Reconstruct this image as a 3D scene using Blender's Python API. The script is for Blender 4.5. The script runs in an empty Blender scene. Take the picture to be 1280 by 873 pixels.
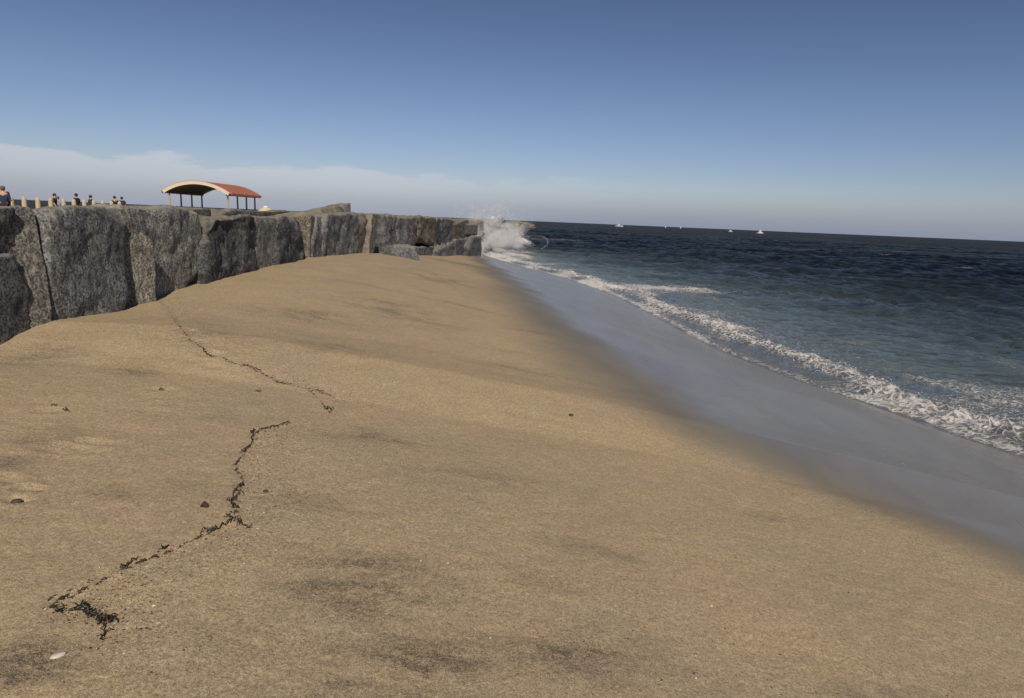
import bpy, bmesh, math, random
import numpy as np
from mathutils import Vector, noise as mn

random.seed(7); rng = np.random.default_rng(11)
SC = bpy.context.scene
COL = SC.collection
R = math.radians

# ------------------------------------------------------------------ camera maths
H = 4.2                       # eye above the sea (z = 0)
F = 834.0                     # focal length in photo pixels (1280 wide)
PITCH = math.atan(161.0 / F)
ROLL = math.atan(0.042)
fw = np.array([0, math.cos(PITCH), -math.sin(PITCH)])
r0 = np.array([1.0, 0, 0]); u0 = np.array([0, math.sin(PITCH), math.cos(PITCH)])
rt = r0 * math.cos(ROLL) + u0 * math.sin(ROLL)
up = u0 * math.cos(ROLL) - r0 * math.sin(ROLL)
EYE = np.array([0, 0, H])

def ray(px, py):
    return fw + rt * ((px - 640) / F) - up * ((py - 436.5) / F)

def on_z(px, py, z=0.0):
    d = ray(px, py); return EYE + d * ((z - H) / d[2])

WX, WS = -5.95, 0.018         # face of the stone wall: X = WX + WS*Y
def wallx(Y): return WX + WS * Y
def on_wall(px, py, prot=0.0):
    d = ray(px, py)
    t = (WX + prot) / (d[0] - WS * d[1])
    return EYE + d * t

def at_depth(px, py, Y):
    d = ray(px, py); return EYE + d * (Y / d[1])

# ------------------------------------------------------------------ numpy noise
_perm = rng.permutation(512).astype(np.int64)
_grad = rng.normal(size=(512, 2)); _grad /= np.linalg.norm(_grad, axis=1)[:, None]
def perlin(x, y):
    xi = np.floor(x).astype(np.int64); yi = np.floor(y).astype(np.int64)
    xf = x - xi; yf = y - yi
    def g(ix, iy, dx, dy):
        h = _perm[(_perm[ix & 511] + iy) & 511]
        return _grad[h, 0] * dx + _grad[h, 1] * dy
    u = xf * xf * xf * (xf * (xf * 6 - 15) + 10); v = yf * yf * yf * (yf * (yf * 6 - 15) + 10)
    a = g(xi, yi, xf, yf) * (1 - u) + g(xi + 1, yi, xf - 1, yf) * u
    b = g(xi, yi + 1, xf, yf - 1) * (1 - u) + g(xi + 1, yi + 1, xf - 1, yf - 1) * u
    return (a * (1 - v) + b * v) * 1.5
def fbm(x, y, o=4):
    s = 0; a = 1.0
    for k in range(o):
        s = s + a * perlin(x * 2 ** k + 17.3 * k, y * 2 ** k - 9.1 * k); a *= .5
    return s
def sstep(a, b, x):
    t = np.clip((x - a) / (b - a), 0, 1); return t * t * (3 - 2 * t)

# ------------------------------------------------------------------ helpers
def mesh_np(name, V, Fc):
    me = bpy.data.meshes.new(name)
    V = np.asarray(V, dtype=np.float32); Fc = np.asarray(Fc, dtype=np.int32)
    n = Fc.shape[1]
    me.vertices.add(len(V)); me.vertices.foreach_set('co', V.ravel())
    me.loops.add(Fc.size); me.loops.foreach_set('vertex_index', Fc.ravel())
    me.polygons.add(len(Fc)); me.polygons.foreach_set('loop_start', np.arange(0, Fc.size, n, dtype=np.int32))
    me.update(calc_edges=True); me.validate()
    return me
def smooth(me):
    me.polygons.foreach_set('use_smooth', np.ones(len(me.polygons), dtype=bool)); me.update()
def attr(me, name, vals):
    a = me.attributes.new(name, 'FLOAT', 'POINT'); a.data.foreach_set('value', np.asarray(vals, dtype=np.float32).ravel())
def grid_faces(nr, nc):
    i = np.arange((nr - 1) * (nc - 1)); r = i // (nc - 1); c = i % (nc - 1)
    a = r * nc + c
    return np.stack([a, a + 1, a + nc + 1, a + nc], 1)
def link(name, me, mat=None, parent=None, loc=None):
    o = bpy.data.objects.new(name, me); COL.objects.link(o)
    if mat is not None and me is not None and not me.materials: me.materials.append(mat)
    if parent: o.parent = parent
    if loc is not None: o.location = loc
    return o
def tag(o, label, cat, group=None, kind=None):
    o['label'] = label; o['category'] = cat
    if group: o['group'] = group
    if kind: o['kind'] = kind
    return o
def empty(name, loc, rz=0.0):
    o = bpy.data.objects.new(name, None); COL.objects.link(o)
    o.location = loc; o.rotation_euler = (0, 0, rz); o.empty_display_size = .2
    return o
def bm_obj(name, bm, mat, parent=None, sm=False):
    me = bpy.data.meshes.new(name); bm.to_mesh(me); bm.free()
    if sm: smooth(me)
    return link(name, me, mat, parent)
def box(bm, c, s, rz=0.0):
    r = bmesh.ops.create_cube(bm, size=1)
    for v in r['verts']:
        x, y, z = v.co.x * s[0], v.co.y * s[1], v.co.z * s[2]
        v.co = Vector((c[0] + x * math.cos(rz) - y * math.sin(rz), c[1] + x * math.sin(rz) + y * math.cos(rz), c[2] + z))
    return r['verts']
def tube(bm, p, q, ra, rb, n=10, caps=True):
    p = Vector(p); q = Vector(q); d = (q - p).normalized()
    a = d.orthogonal().normalized(); b = d.cross(a)
    r1 = [bm.verts.new(p + (a * math.cos(2 * math.pi * k / n) + b * math.sin(2 * math.pi * k / n)) * ra) for k in range(n)]
    r2 = [bm.verts.new(q + (a * math.cos(2 * math.pi * k / n) + b * math.sin(2 * math.pi * k / n)) * rb) for k in range(n)]
    for k in range(n): bm.faces.new((r1[k], r1[(k + 1) % n], r2[(k + 1) % n], r2[k]))
    if caps: bm.faces.new(r1[::-1]); bm.faces.new(r2)

# ------------------------------------------------------------------ node helpers
class NT:
    def __init__(s, nt): s.t = nt
    def n(s, typ, **kw):
        nd = s.t.nodes.new(typ)
        for k, v in kw.items():
            if k == 'ins':
                for kk, vv in v.items(): s.put(nd.inputs[kk], vv)
            else: setattr(nd, k, v)
        return nd
    def put(s, sock, v):
        if isinstance(v, bpy.types.NodeSocket): s.t.links.new(v, sock)
        elif isinstance(v, (tuple, list)) and sock.type == 'RGBA' and len(v) == 3: sock.default_value = (*v, 1)
        else: sock.default_value = v
    def math(s, op, a, b=None, c=None, clamp=False):
        nd = s.n('ShaderNodeMath', operation=op); nd.use_clamp = clamp
        s.put(nd.inputs[0], a)
        if b is not None: s.put(nd.inputs[1], b)
        if c is not None: s.put(nd.inputs[2], c)
        return nd.outputs[0]
    def ss(s, v, a, b, lo=0.0, hi=1.0):
        nd = s.n('ShaderNodeMapRange', interpolation_type='SMOOTHSTEP')
        for k, x in zip(('Value', 'From Min', 'From Max', 'To Min', 'To Max'), (v, a, b, lo, hi)): s.put(nd.inputs[k], x)
        return nd.outputs[0]
    def mix(s, f, a, b):
        nd = s.n('ShaderNodeMix', data_type='RGBA')
        s.put(nd.inputs[0], f); s.put(nd.inputs[6], a); s.put(nd.inputs[7], b)
        return nd.outputs[2]
    def noise(s, vec, scale, detail=4, rough=.55, dist=0.0):
        nd = s.n('ShaderNodeTexNoise'); nd.inputs['Scale'].default_value = scale
        nd.inputs['Detail'].default_value = detail; nd.inputs['Roughness'].default_value = rough
        nd.inputs['Distortion'].default_value = dist
        if vec is not None: s.put(nd.inputs['Vector'], vec)
        return nd.outputs['Fac']
    def voro(s, vec, scale, feat='F1'):
        nd = s.n('ShaderNodeTexVoronoi', feature=feat); nd.inputs['Scale'].default_value = scale
        s.put(nd.inputs['Vector'], vec); return nd
    def attr(s, name):
        nd = s.n('ShaderNodeAttribute'); nd.attribute_name = name; return nd.outputs['Fac']
    def mapping(s, vec, scale=(1, 1, 1), rot=(0, 0, 0)):
        nd = s.n('ShaderNodeMapping'); s.put(nd.inputs['Vector'], vec)
        nd.inputs['Scale'].default_value = scale; nd.inputs['Rotation'].default_value = rot
        return nd.outputs[0]
    def bump(s, h, strength, dist, normal=None):
        nd = s.n('ShaderNodeBump'); s.put(nd.inputs['Height'], h)
        nd.inputs['Strength'].default_value = strength; nd.inputs['Distance'].default_value = dist
        if normal is not None: s.put(nd.inputs['Normal'], normal)
        return nd.outputs[0]
def new_mat(name):
    m = bpy.data.materials.new(name); m.use_nodes = True
    t = NT(m.node_tree); b = m.node_tree.nodes['Principled BSDF']
    return m, t, b
def coords(t): return t.n('ShaderNodeTexCoord').outputs['Object']

def plain(name, col, rough=.7, var=.12, scale=8.0, metal=0.0):
    m, t, b = new_mat(name); c = coords(t)
    f = t.noise(c, scale, 4)
    lo = tuple(x * (1 - var) for x in col); hi = tuple(min(1, x * (1 + var)) for x in col)
    t.put(b.inputs['Base Color'], t.mix(f, lo, hi)); b.inputs['Roughness'].default_value = rough
    b.inputs['Metallic'].default_value = metal
    t.put(b.inputs['Normal'], t.bump(f, .15, .01))
    return m

# ------------------------------------------------------------------ beach shape
base_px = [(-60, 448), (0, 418), (46, 398), (100, 394), (145, 388), (190, 376), (255, 354), (320, 336), (388, 321),
           (440, 317), (480, 317), (510, 319), (545, 320), (575, 319), (596, 317)]
_b = np.array([on_wall(x, y) for x, y in base_px])
WB_Y, WB_Z = _b[:, 1], _b[:, 2]
shore_px = [(1280, 573), (1180, 540), (1100, 511), (1030, 489), (960, 463), (910, 443), (870, 425), (830, 402), (790, 381),
            (760, 367), (735, 357), (700, 346), (660, 336), (630, 327), (608, 320), (596, 316.5)]
_s = np.array([on_z(x, y) for x, y in shore_px])
d0 = (_s[0] - _s[2]); d0 /= d0[1] if abs(d0[1]) > 1e-6 else 1
SH_Y = np.concatenate([[-60, ], _s[:, 1], [_s[-1, 1] + 40]])
SH_X = np.concatenate([[_s[0, 0] + d0[0] * .55 * (-60 - _s[0, 1])], _s[:, 0], [wallx(_s[-1, 1]) - 4]])
print('shore', np.round(_s, 1).tolist()); print('wallbase', np.round(_b, 2).tolist())
def shx(Y): return np.interp(Y, SH_Y, SH_X)
def beach_z(X, Y):
    X = np.asarray(X, float); Y = np.asarray(Y, float)
    wb = np.interp(Y, WB_Y, WB_Z); xw = wallx(Y); xs = np.maximum(shx(Y), xw + .6)
    u = (X - xw) / (xs - xw)
    t = np.clip((u - .06) / .94, 0, None)
    g = np.where(t < 1, t ** 1.35, 1 + 1.35 * (t - 1))
    z = wb * (1 - g)
    z = np.where(u > 1, -(X - xs) * .16, z)
    return z
def hit(px, py):
    d = ray(px, py); lo, hi = .5, 200.0
    ts = np.concatenate([np.arange(.5, 12, .02), np.arange(12, 140, .1)])
    P = EYE + ts[:, None] * d
    below = P[:, 2] < beach_z(P[:, 0], P[:, 1])
    k = int(np.argmax(below)) if below.any() else len(ts) - 1
    return P[k]

wet_px = [(596, 322), (612, 334), (632, 350), (655, 374), (690, 410), (730, 445), (790, 487), (860, 527), (960, 574),
          (1060, 614), (1180, 655), (1280, 692)]
_w = np.array([hit(x, y) for x, y in wet_px])
print('wet', np.round(_w, 2).tolist())
_o = np.argsort(_w[:, 1]); WT_Y = _w[_o, 1]; WT_X = _w[_o, 0]
WT_Y = np.concatenate([[-60], WT_Y, [WT_Y[-1] + 30]])
WT_X = np.concatenate([[WT_X[0] + (WT_X[0] - WT_X[1]) / (WT_Y[1 + 0] - WT_Y[2]) * (-60 - WT_Y[1]) * .5], WT_X, [WT_X[-1] - 3]])

# ------------------------------------------------------------------ materials
def sand_material():
    m, t, b = new_mat('beach_sand'); c = coords(t)
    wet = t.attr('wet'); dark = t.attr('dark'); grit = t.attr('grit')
    fine = t.math('MULTIPLY_ADD', t.noise(c, 300, 2, .7), .5, t.math('MULTIPLY_ADD', t.noise(c, 110, 3, .7), .3, t.math('MULTIPLY', t.noise(c, 42, 3, .7), .2))); mid = t.noise(c, 22, 5, .6)
    big = t.noise(t.mapping(c, (.55, .16, 1)), 1.6, 5, .6, .6)
    speck = t.voro(c, 95).outputs['Color']
    sp = t.n('ShaderNodeSeparateColor', ins={'Color': speck}).outputs[0]
    base = t.mix(t.ss(mid, .3, .7), (.38, .262, .118), (.48, .342, .163))
    base = t.mix(t.ss(big, .35, .75, 0, .4), base, (.27, .205, .135))
    hue = t.noise(t.mapping(c, (.4, 1, 1)), 2.6, 5, .6)
    base = t.mix(t.ss(hue, .5, .7, 0, .5), base, (.36, .29, .165)); base = t.mix(t.ss(hue, .5, .3, 0, .4), base, (.50, .325, .175))
    base = t.mix(t.ss(fine, .42, .6), t.mix(.62, base, (.09, .065, .042)), t.mix(.45, base, (.72, .58, .42)))
    # coarse light and dark grains
    g1 = t.math('MULTIPLY', t.ss(sp, .93, .97), t.math('ADD', t.math('MULTIPLY', grit, .75), .1))
    base = t.mix(g1, base, (.62, .53, .42))
    g2 = t.math('MULTIPLY', t.ss(sp, .08, .03), t.math('ADD', t.math('MULTIPLY', grit, .7), .15))
    base = t.mix(g2, base, (.09, .06, .04))
    # dark heavy mineral streaks, with painted shade at the near edge
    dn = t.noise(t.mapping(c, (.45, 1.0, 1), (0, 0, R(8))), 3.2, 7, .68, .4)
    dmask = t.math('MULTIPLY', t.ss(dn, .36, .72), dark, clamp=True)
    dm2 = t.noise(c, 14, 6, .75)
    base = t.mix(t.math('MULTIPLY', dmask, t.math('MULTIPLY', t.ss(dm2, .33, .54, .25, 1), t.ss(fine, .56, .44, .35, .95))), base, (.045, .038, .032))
    # streaks all over
    st = t.noise(t.mapping(c, (.3, 1.0, 1), (0, 0, R(10))), 1.3, 7, .66, .5)
    base = t.mix(t.math('MULTIPLY', t.ss(st, .56, .74, 0, .55), t.ss(t.noise(c, 9, 6, .75), .35, .65, .2, 1)), base, (.1, .085, .065))
    wst = t.noise(t.mapping(c, (.8, .4, 1), (0, 0, R(-14))), 1.2, 6, .6, .5)
    wetc = t.mix(t.ss(wst, .3, .7), (.165, .14, .107), (.20, .17, .13))
    wc = t.ss(wet, .08, .55)
    t.put(b.inputs['Base Color'], t.mix(wc, base, wetc))
    wr = t.ss(wet, .34, .8)
    wn = t.noise(t.mapping(c, (.9, .16, 1), (0, 0, R(-14))), 1.6, 6, .65, .5)
    rr = t.math('ADD', t.math('MULTIPLY', wr, -.6), t.math('ADD', .80, t.math('MULTIPLY', wn, .12)))
    t.put(b.inputs['Roughness'], rr)
    t.put(b.inputs['Specular IOR Level'], t.math('ADD', .12, t.math('MULTIPLY', wr, .62)))
    hh = t.math('ADD', t.math('MULTIPLY', fine, .5), t.math('MULTIPLY', mid, 1.2))
    hh = t.math('ADD', hh, t.math('MULTIPLY', t.math('MULTIPLY', sp, grit), .5))
    hh = t.math('MULTIPLY', hh, t.ss(wet, .1, .75, 1, .06))
    t.put(b.inputs['Normal'], t.bump(hh, .55, .012))
    return m

def rock_material(name='granite', warm=0.0):
    m, t, b = new_mat(name); c = coords(t)
    oi = t.n('ShaderNodeObjectInfo')
    loc = t.n('ShaderNodeVectorMath', operation='ADD'); t.put(loc.inputs[0], c)
    rv = t.n('ShaderNodeCombineXYZ', ins={'X': t.math('MULTIPLY', oi.outputs['Random'], 37.0)}).outputs[0]
    t.put(loc.inputs[1], rv); v = loc.outputs[0]
    n1 = t.noise(v, 2.2, 6, .62, .3); n2 = t.noise(v, 34, 6, .75); n3 = t.noise(t.mapping(v, (1, 1, .3), (R(35), R(20), 0)), 24, 6, .75)
    n4 = t.noise(t.mapping(v, (2.2, 2.2, .25)), 4, 4, .6); n5 = t.noise(v, 7.5, 5, .65, .5)
    base = t.mix(t.ss(n2, .40, .62), (.035, .035, .035), (.29, .28, .265))
    base = t.mix(t.ss(n3, .5, .66, 0, .7), base, (.38, .365, .33))
    base = t.mix(t.ss(n5, .5, .64, 0, .6), base, (.06, .058, .056)); base = t.mix(t.ss(n5, .45, .33, 0, .45), base, (.42, .39, .34))
    base = t.mix(t.ss(n1, .5, .68, 0, .75), base, (.045, .043, .041))
    base = t.mix(t.ss(n4, .56, .75, 0, .4), base, (.19, .145, .09))
    tint = t.n('ShaderNodeMix', data_type='RGBA', blend_type='MULTIPLY')
    tint.inputs[0].default_value = 1; t.put(tint.inputs[6], base); t.put(tint.inputs[7], oi.outputs['Color'])
    # sunlit tan of the tops, painted into upward faces
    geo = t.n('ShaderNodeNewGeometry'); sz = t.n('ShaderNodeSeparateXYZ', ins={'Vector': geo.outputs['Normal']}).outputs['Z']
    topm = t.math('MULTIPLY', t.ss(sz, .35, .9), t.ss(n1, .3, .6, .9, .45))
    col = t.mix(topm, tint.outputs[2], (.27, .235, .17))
    t.put(b.inputs['Base Color'], col)
    b.inputs['Roughness'].default_value = .85; b.inputs['Specular IOR Level'].default_value = .25
    h = t.math('ADD', t.math('MULTIPLY', n2, .35), t.math('MULTIPLY', n1, 1.2))
    h = t.math('ADD', h, t.math('MULTIPLY', n3, .3))
    t.put(b.inputs['Normal'], t.bump(h, .8, .05))
    return m

def sea_material():
    m, t, b = new_mat('sea_water'); c = coords(t)
    foam = t.attr('foam'); shal = t.attr('shal'); turb = t.attr('turb')
    deep = t.mix(shal, (.003, .0048, .0055), (.14, .185, .172))
    deep = t.mix(turb, deep, (.13, .12, .105))
    w1 = t.noise(t.mapping(c, (.35, 1, 1), (0, 0, R(20))), 1.1, 6, .6, .5)
    w2 = t.noise(t.mapping(c, (.5, 1, 1), (0, 0, R(20))), 5.0, 5, .6, .6)
    w0 = t.noise(t.mapping(c, (.3, 1, 1), (0, 0, R(20))), .22, 3, .6, .4)
    # foam pattern: lacy cells and clots
    fv = t.n('ShaderNodeVectorMath', operation='ADD')
    t.put(fv.inputs[0], c)
    nz = t.n('ShaderNodeTexNoise'); nz.inputs['Scale'].default_value = 1.3; nz.inputs['Detail'].default_value = 4
    t.put(nz.inputs['Vector'], c)
    sc = t.n('ShaderNodeVectorMath', operation='SCALE'); t.put(sc.inputs[0], nz.outputs['Color']); sc.inputs['Scale'].default_value = 1.1
    t.put(fv.inputs[1], sc.outputs[0])
    lace = t.voro(fv.outputs[0], 4.2, 'DISTANCE_TO_EDGE').outputs['Distance']
    lace = t.ss(lace, .0, .22, 1, 0)
    cl = t.noise(t.mapping(fv.outputs[0], (1, .8, 1)), 5.2, 8, .74, .5)
    clm = t.math('ADD', t.math('MULTIPLY', cl, .72), t.math('MULTIPLY', lace, .3))
    thr = t.math('SUBTRACT', 1.0, foam)
    fm = t.ss(t.math('SUBTRACT', clm, thr), -.17, .2)
    fm = t.math('MULTIPLY', fm, t.ss(foam, .02, .18), clamp=True)
    fcol = t.mix(t.ss(cl, .35, .7), (.55, .5, .46), (.92, .88, .84))
    t.put(b.inputs['Base Color'], t.mix(fm, deep, fcol))
    t.put(b.inputs['Roughness'], .9)
    b.inputs['Specular IOR Level'].default_value = 0.0
    h = t.math('ADD', t.math('MULTIPLY', w1, .55), t.math('MULTIPLY_ADD', w2, .16, t.math('MULTIPLY', w0, 1.8)))
    calm = t.ss(turb, .0, .8, 1.0, .25)
    h = t.math('ADD', t.math('MULTIPLY', h, calm), t.math('MULTIPLY', t.math('MULTIPLY', fm, cl), .16))
    nrm = t.bump(h, 1.0, .8); t.put(b.inputs['Normal'], nrm)
    gl = t.n('ShaderNodeBsdfGlossy'); t.put(gl.inputs['Roughness'], .08); t.put(gl.inputs['Normal'], nrm); gl.inputs['Color'].default_value = (1, .98, .92, 1)
    fr = t.n('ShaderNodeFresnel'); fr.inputs['IOR'].default_value = 1.33; t.put(fr.inputs['Normal'], nrm)
    gust = t.math('MULTIPLY_ADD', t.noise(t.mapping(c, (.6, .35, 1), (0, 0, R(20))), .9, 5, .75, .4), .45, t.math('MULTIPLY', t.noise(t.mapping(c, (.35, 1, 1), (0, 0, R(20))), .05, 8, .72, .6), .55))      # wind ruffled patches reflect less
    cap = t.math('ADD', t.ss(gust, .40, .60, .04, .27), t.math('MULTIPLY', shal, .36))
    fac = t.math('MULTIPLY', t.math('POWER', fr.outputs[0], 1.15), cap)
    fac = t.math('MULTIPLY', fac, t.math('SUBTRACT', 1.0, fm), clamp=True)
    mx = t.n('ShaderNodeMixShader'); t.put(mx.inputs[0], fac); t.t.links.new(b.outputs[0], mx.inputs[1]); t.t.links.new(gl.outputs[0], mx.inputs[2])
    t.t.links.new(mx.outputs[0], t.t.nodes['Material Output'].inputs['Surface'])
    return m

M_SAND = sand_material(); M_ROCK = rock_material(); M_SEA = sea_material()
M_LAND = plain('dry_sandy_ground', (.33, .27, .18), .9, .25, 1.5)

# ------------------------------------------------------------------ beach mesh
ys = [-40, -30, -22, -16, -11, -7, -4, -2, -1, -.4]
y = 0.0
while y < 100:
    ys.append(y); y += .028 if y < 4.5 else .0062 * y
ys = np.array(ys)
us = np.concatenate([np.linspace(-.16, 0, 12, endpoint=False), np.linspace(0, 1.02, 440, endpoint=False),
                     np.linspace(1.02, 2.2, 30)])
YY, UU = np.meshgrid(ys, us, indexing='ij')
XW = wallx(YY); XS = np.maximum(shx(YY), XW + .6)
XX = XW + UU * np.where(UU > 1, (XS - XW), (XS - XW))
ZZ = beach_z(XX, YY)
wx = np.interp(YY, WT_Y, WT_X)
wob = fbm(YY * .25, XX * .25, 3) * .4 + fbm(YY * .9, XX * .7, 3) * .1
scale_w = np.clip((XS - wx) * .26, .1, 1.8)
wet = np.clip((XX - wx + wob * np.clip(scale_w, 0, 1)) / (2 * scale_w) + .5, 0, 1)
dry = 1 - sstep(.1, .8, wet)
ZZ = ZZ + (fbm(XX * .35, YY * .2, 3) * .035 + fbm(XX * 1.6, YY * 1.1, 4) * .012 + fbm(XX * 7, YY * 7, 3) * .0035) * dry * np.clip((1 - UU) * 6, 0, 1)
# gentle bumps everywhere on the wet slope
ZZ = ZZ + fbm(XX * .2, YY * .12, 2) * .02 * (1 - dry) * np.clip((1 - UU) * 8, 0, 1)

# the wrack line left by the last high tide: a small scarp, with coarser sand on its seaward side
wrack_a = [(200, 378), (213, 394), (222, 408), (237, 425), (258, 440), (285, 455), (318, 465), (352, 482), (385, 489), (415, 497)]
wrack_c = [(385, 490), (402, 505), (413, 517)]
wrack_b = [(362, 530), (338, 536), (318, 544), (314, 556), (302, 570), (294, 584), (303, 600), (297, 615), (290, 631), (296, 642),
           (288, 650), (262, 663), (225, 682), (192, 695), (155, 708), (120, 727), (88, 741), (63, 751), (66, 760), (95, 759), (112, 760), (118, 768), (130, 772)]
def dens(pl, n=14):
    out = []
    for (a, b), (c, d) in zip(pl, pl[1:]):
        for k in range(n): out.append((a + (c - a) * k / n, b + (d - b) * k / n))
    out.append(pl[-1]); return out
W_A = np.array([hit(*p) for p in dens(wrack_a)]); W_B = np.array([hit(*p) for p in dens(wrack_b)]); W_C = np.array([hit(*p) for p in dens(wrack_c)])
WPTS = np.concatenate([W_A, W_B])
grit = np.zeros_like(ZZ); sc = np.zeros_like(ZZ)
reg = (YY > 1.5) & (YY < 16) & (XX < 3) & (UU >= 0)
xr = XX[reg]; yr = YY[reg]
best = np.full(xr.shape, 1e9); side = np.zeros(xr.shape)
for k in range(0, len(WPTS), 2):
    dx = xr - WPTS[k, 0]; dy = yr - WPTS[k, 1]; dd = np.hypot(dx, dy)
    m_ = dd < best; best[m_] = dd[m_]; side[m_] = dx[m_] + .25 * dy[m_]
jit = fbm(xr * 9, yr * 9, 3) * .02
gr = np.exp(-np.clip(best, 0, None) / .45) * sstep(-.02, .05, side)
sc_ = (np.exp(-(np.clip(side, None, 0) / .18) ** 2) * (side < 0) * .012 - .010 * np.exp(-(side / .12) ** 2) * (side >= 0)) * np.exp(-(best / .25) ** 2)
grit[reg] = gr; ZZ[reg] += sc_ + jit * .15 * np.exp(-(best / .1) ** 2)
# foot marks pressed into the sand
for (px, py, L, W, dep, an) in [(22, 623, .07, .05, .03, .4), (38, 608, .08, .045, .028, .3), (88, 560, .2, .09, .03, .2), (112, 553, .14, .08, .02, .2),
                                (190, 515, .12, .08, .012, .3), (10, 596, .1, .07, .02, 0), (205, 490, .14, .05, .02, .3), (186, 520, .1, .05, .016, .4),
                                (270, 462, .14, .07, .016, .2), (262, 444, .14, .1, .03, 0), (60, 514, .12, .07, .014, .5)]:
    p = hit(px, py); dx = XX - p[0]; dy = YY - p[1]
    a = dx * math.cos(an) + dy * math.sin(an); b_ = -dx * math.sin(an) + dy * math.cos(an)
    q = (a / L) ** 2 + (b_ / W) ** 2
    ZZ += -dep * np.exp(-q ** 1.5) + dep * .45 * np.exp(-((np.sqrt(q) - 1.35) / .3) ** 2)
for (px, py, an) in [(150, 590, .3), (185, 566, .3), (160, 540, .3), (205, 520, .2), (180, 500, .2), (222, 480, .2), (200, 463, .1), (235, 452, .1), (130, 640, .4), (60, 680, .5), (110, 465, .2), (330, 430, .1), (300, 412, .1), (340, 400, .1)]:
    p = hit(px, py); dx = XX - p[0]; dy = YY - p[1]
    a = dx * math.cos(an) + dy * math.sin(an); b_ = -dx * math.sin(an) + dy * math.cos(an)
    q = (b_ / .13) ** 2 + (a / .055) ** 2
    ZZ += -.009 * np.exp(-q ** 1.3) + .004 * np.exp(-((np.sqrt(q) - 1.4) / .35) ** 2)
# small dimples and lumps all over the dry sand
rel = np.clip((13 - YY) / 8, 0, 1) * dry
ZZ += (fbm(XX * 16, YY * 14, 3) * .0022 + np.clip(perlin(XX * 9 + 50, YY * 8) - .42, 0, 1) * -.02) * rel
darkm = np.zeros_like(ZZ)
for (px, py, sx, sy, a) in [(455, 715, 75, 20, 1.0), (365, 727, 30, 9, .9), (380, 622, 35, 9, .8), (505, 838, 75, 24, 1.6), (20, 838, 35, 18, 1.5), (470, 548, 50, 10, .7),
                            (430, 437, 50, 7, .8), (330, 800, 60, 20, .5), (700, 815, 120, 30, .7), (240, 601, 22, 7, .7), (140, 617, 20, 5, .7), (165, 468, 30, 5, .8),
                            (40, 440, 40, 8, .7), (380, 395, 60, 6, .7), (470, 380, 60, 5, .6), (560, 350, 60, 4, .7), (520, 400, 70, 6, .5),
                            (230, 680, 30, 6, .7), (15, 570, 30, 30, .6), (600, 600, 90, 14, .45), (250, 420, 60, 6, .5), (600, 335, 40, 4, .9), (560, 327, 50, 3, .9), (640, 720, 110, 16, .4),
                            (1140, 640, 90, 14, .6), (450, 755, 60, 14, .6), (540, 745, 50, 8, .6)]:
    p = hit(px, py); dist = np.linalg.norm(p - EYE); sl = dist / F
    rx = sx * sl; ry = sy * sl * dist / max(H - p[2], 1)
    darkm += (a * 1.6 + (2.2 if py > 830 else 0)) * np.exp(-((XX - p[0]) / rx) ** 2 - ((YY - p[1]) / ry) ** 2)  # near-edge patches are painted extra dark, standing in for shade
nr, nc = XX.shape
V = np.stack([XX, YY, ZZ], -1).reshape(-1, 3)
me = mesh_np('sand', V, grid_faces(nr, nc)); smooth(me)
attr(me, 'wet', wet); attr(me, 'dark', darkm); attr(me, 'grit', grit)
sand = link('sand', me, M_SAND); tag(sand, 'tan sandy beach sloping from the stone wall down to the wet swash zone', 'beach', kind='structure')

from mathutils.bvhtree import BVHTree
_bv = BVHTree.FromObject(sand, bpy.context.evaluated_depsgraph_get()) if False else None
def sand_at(px, py):
    """point of the displaced sand seen at a photo pixel"""
    p = hit(px, py); return p
_ky, _kx = ys, us
def sand_h(X, Y):
    """height of the meshed sand at X, Y"""
    i = int(np.clip(np.searchsorted(ys, Y) - 1, 0, len(ys) - 2))
    xw = wallx(Y); xs = max(float(shx(Y)), xw + .6); u = (X - xw) / (xs - xw)
    j = int(np.clip(np.searchsorted(us, u) - 1, 0, len(us) - 2))
    return float(max(ZZ[i, j], ZZ[i + 1, j], ZZ[i, j + 1], ZZ[i + 1, j + 1]) * .5 + .5 * min(ZZ[i, j], ZZ[i + 1, j], ZZ[i, j + 1], ZZ[i + 1, j + 1]))

# ------------------------------------------------------------------ sea mesh
az = np.concatenate([np.arange(-60, -18, .5), np.arange(-18, 44, .115), np.arange(44, 75, .4), np.arange(75, 120, 2)])
rad = [8.0]
while rad[-1] < 30000:
    r_ = rad[-1]; rad.append(r_ * (1.006 if r_ < 360 else 1.0125 if r_ < 900 else 1.06))
rad = np.array(rad)
RR, AA = np.meshgrid(rad, np.radians(az), indexing='ij')
SX = RR * np.sin(AA); SY = RR * np.cos(AA)
# distance offshore, measured across the shore line
pts = np.stack([SH_X, SH_Y], 1)[:-1]
def shore_dist(X, Y):
    best = np.full(X.shape, 1e9); sg = np.ones(X.shape)
    for (x1, y1), (x2, y2) in zip(pts, pts[1:]):
        vx, vy = x2 - x1, y2 - y1; L2 = vx * vx + vy * vy
        t = np.clip(((X - x1) * vx + (Y - y1) * vy) / L2, 0, 1)
        dx = X - (x1 + t * vx); dy = Y - (y1 + t * vy); d = np.hypot(dx, dy)
        cr = vx * (Y - y1) - vy * (X - x1)
        m_ = d < best; best[m_] = d[m_]; sg[m_] = np.where(cr[m_] < 0, 1, -1)
    return best * sg
S = shore_dist(SX, SY)
S = np.where(SX < wallx(SY) - 1, 60.0, S)
dr = RR * .006; dr = np.where(RR > 360, RR * .0125, dr); dr = np.where(RR > 900, RR * .06, dr)
Z = np.zeros_like(S)
att = sstep(1.5, 16, S)
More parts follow.
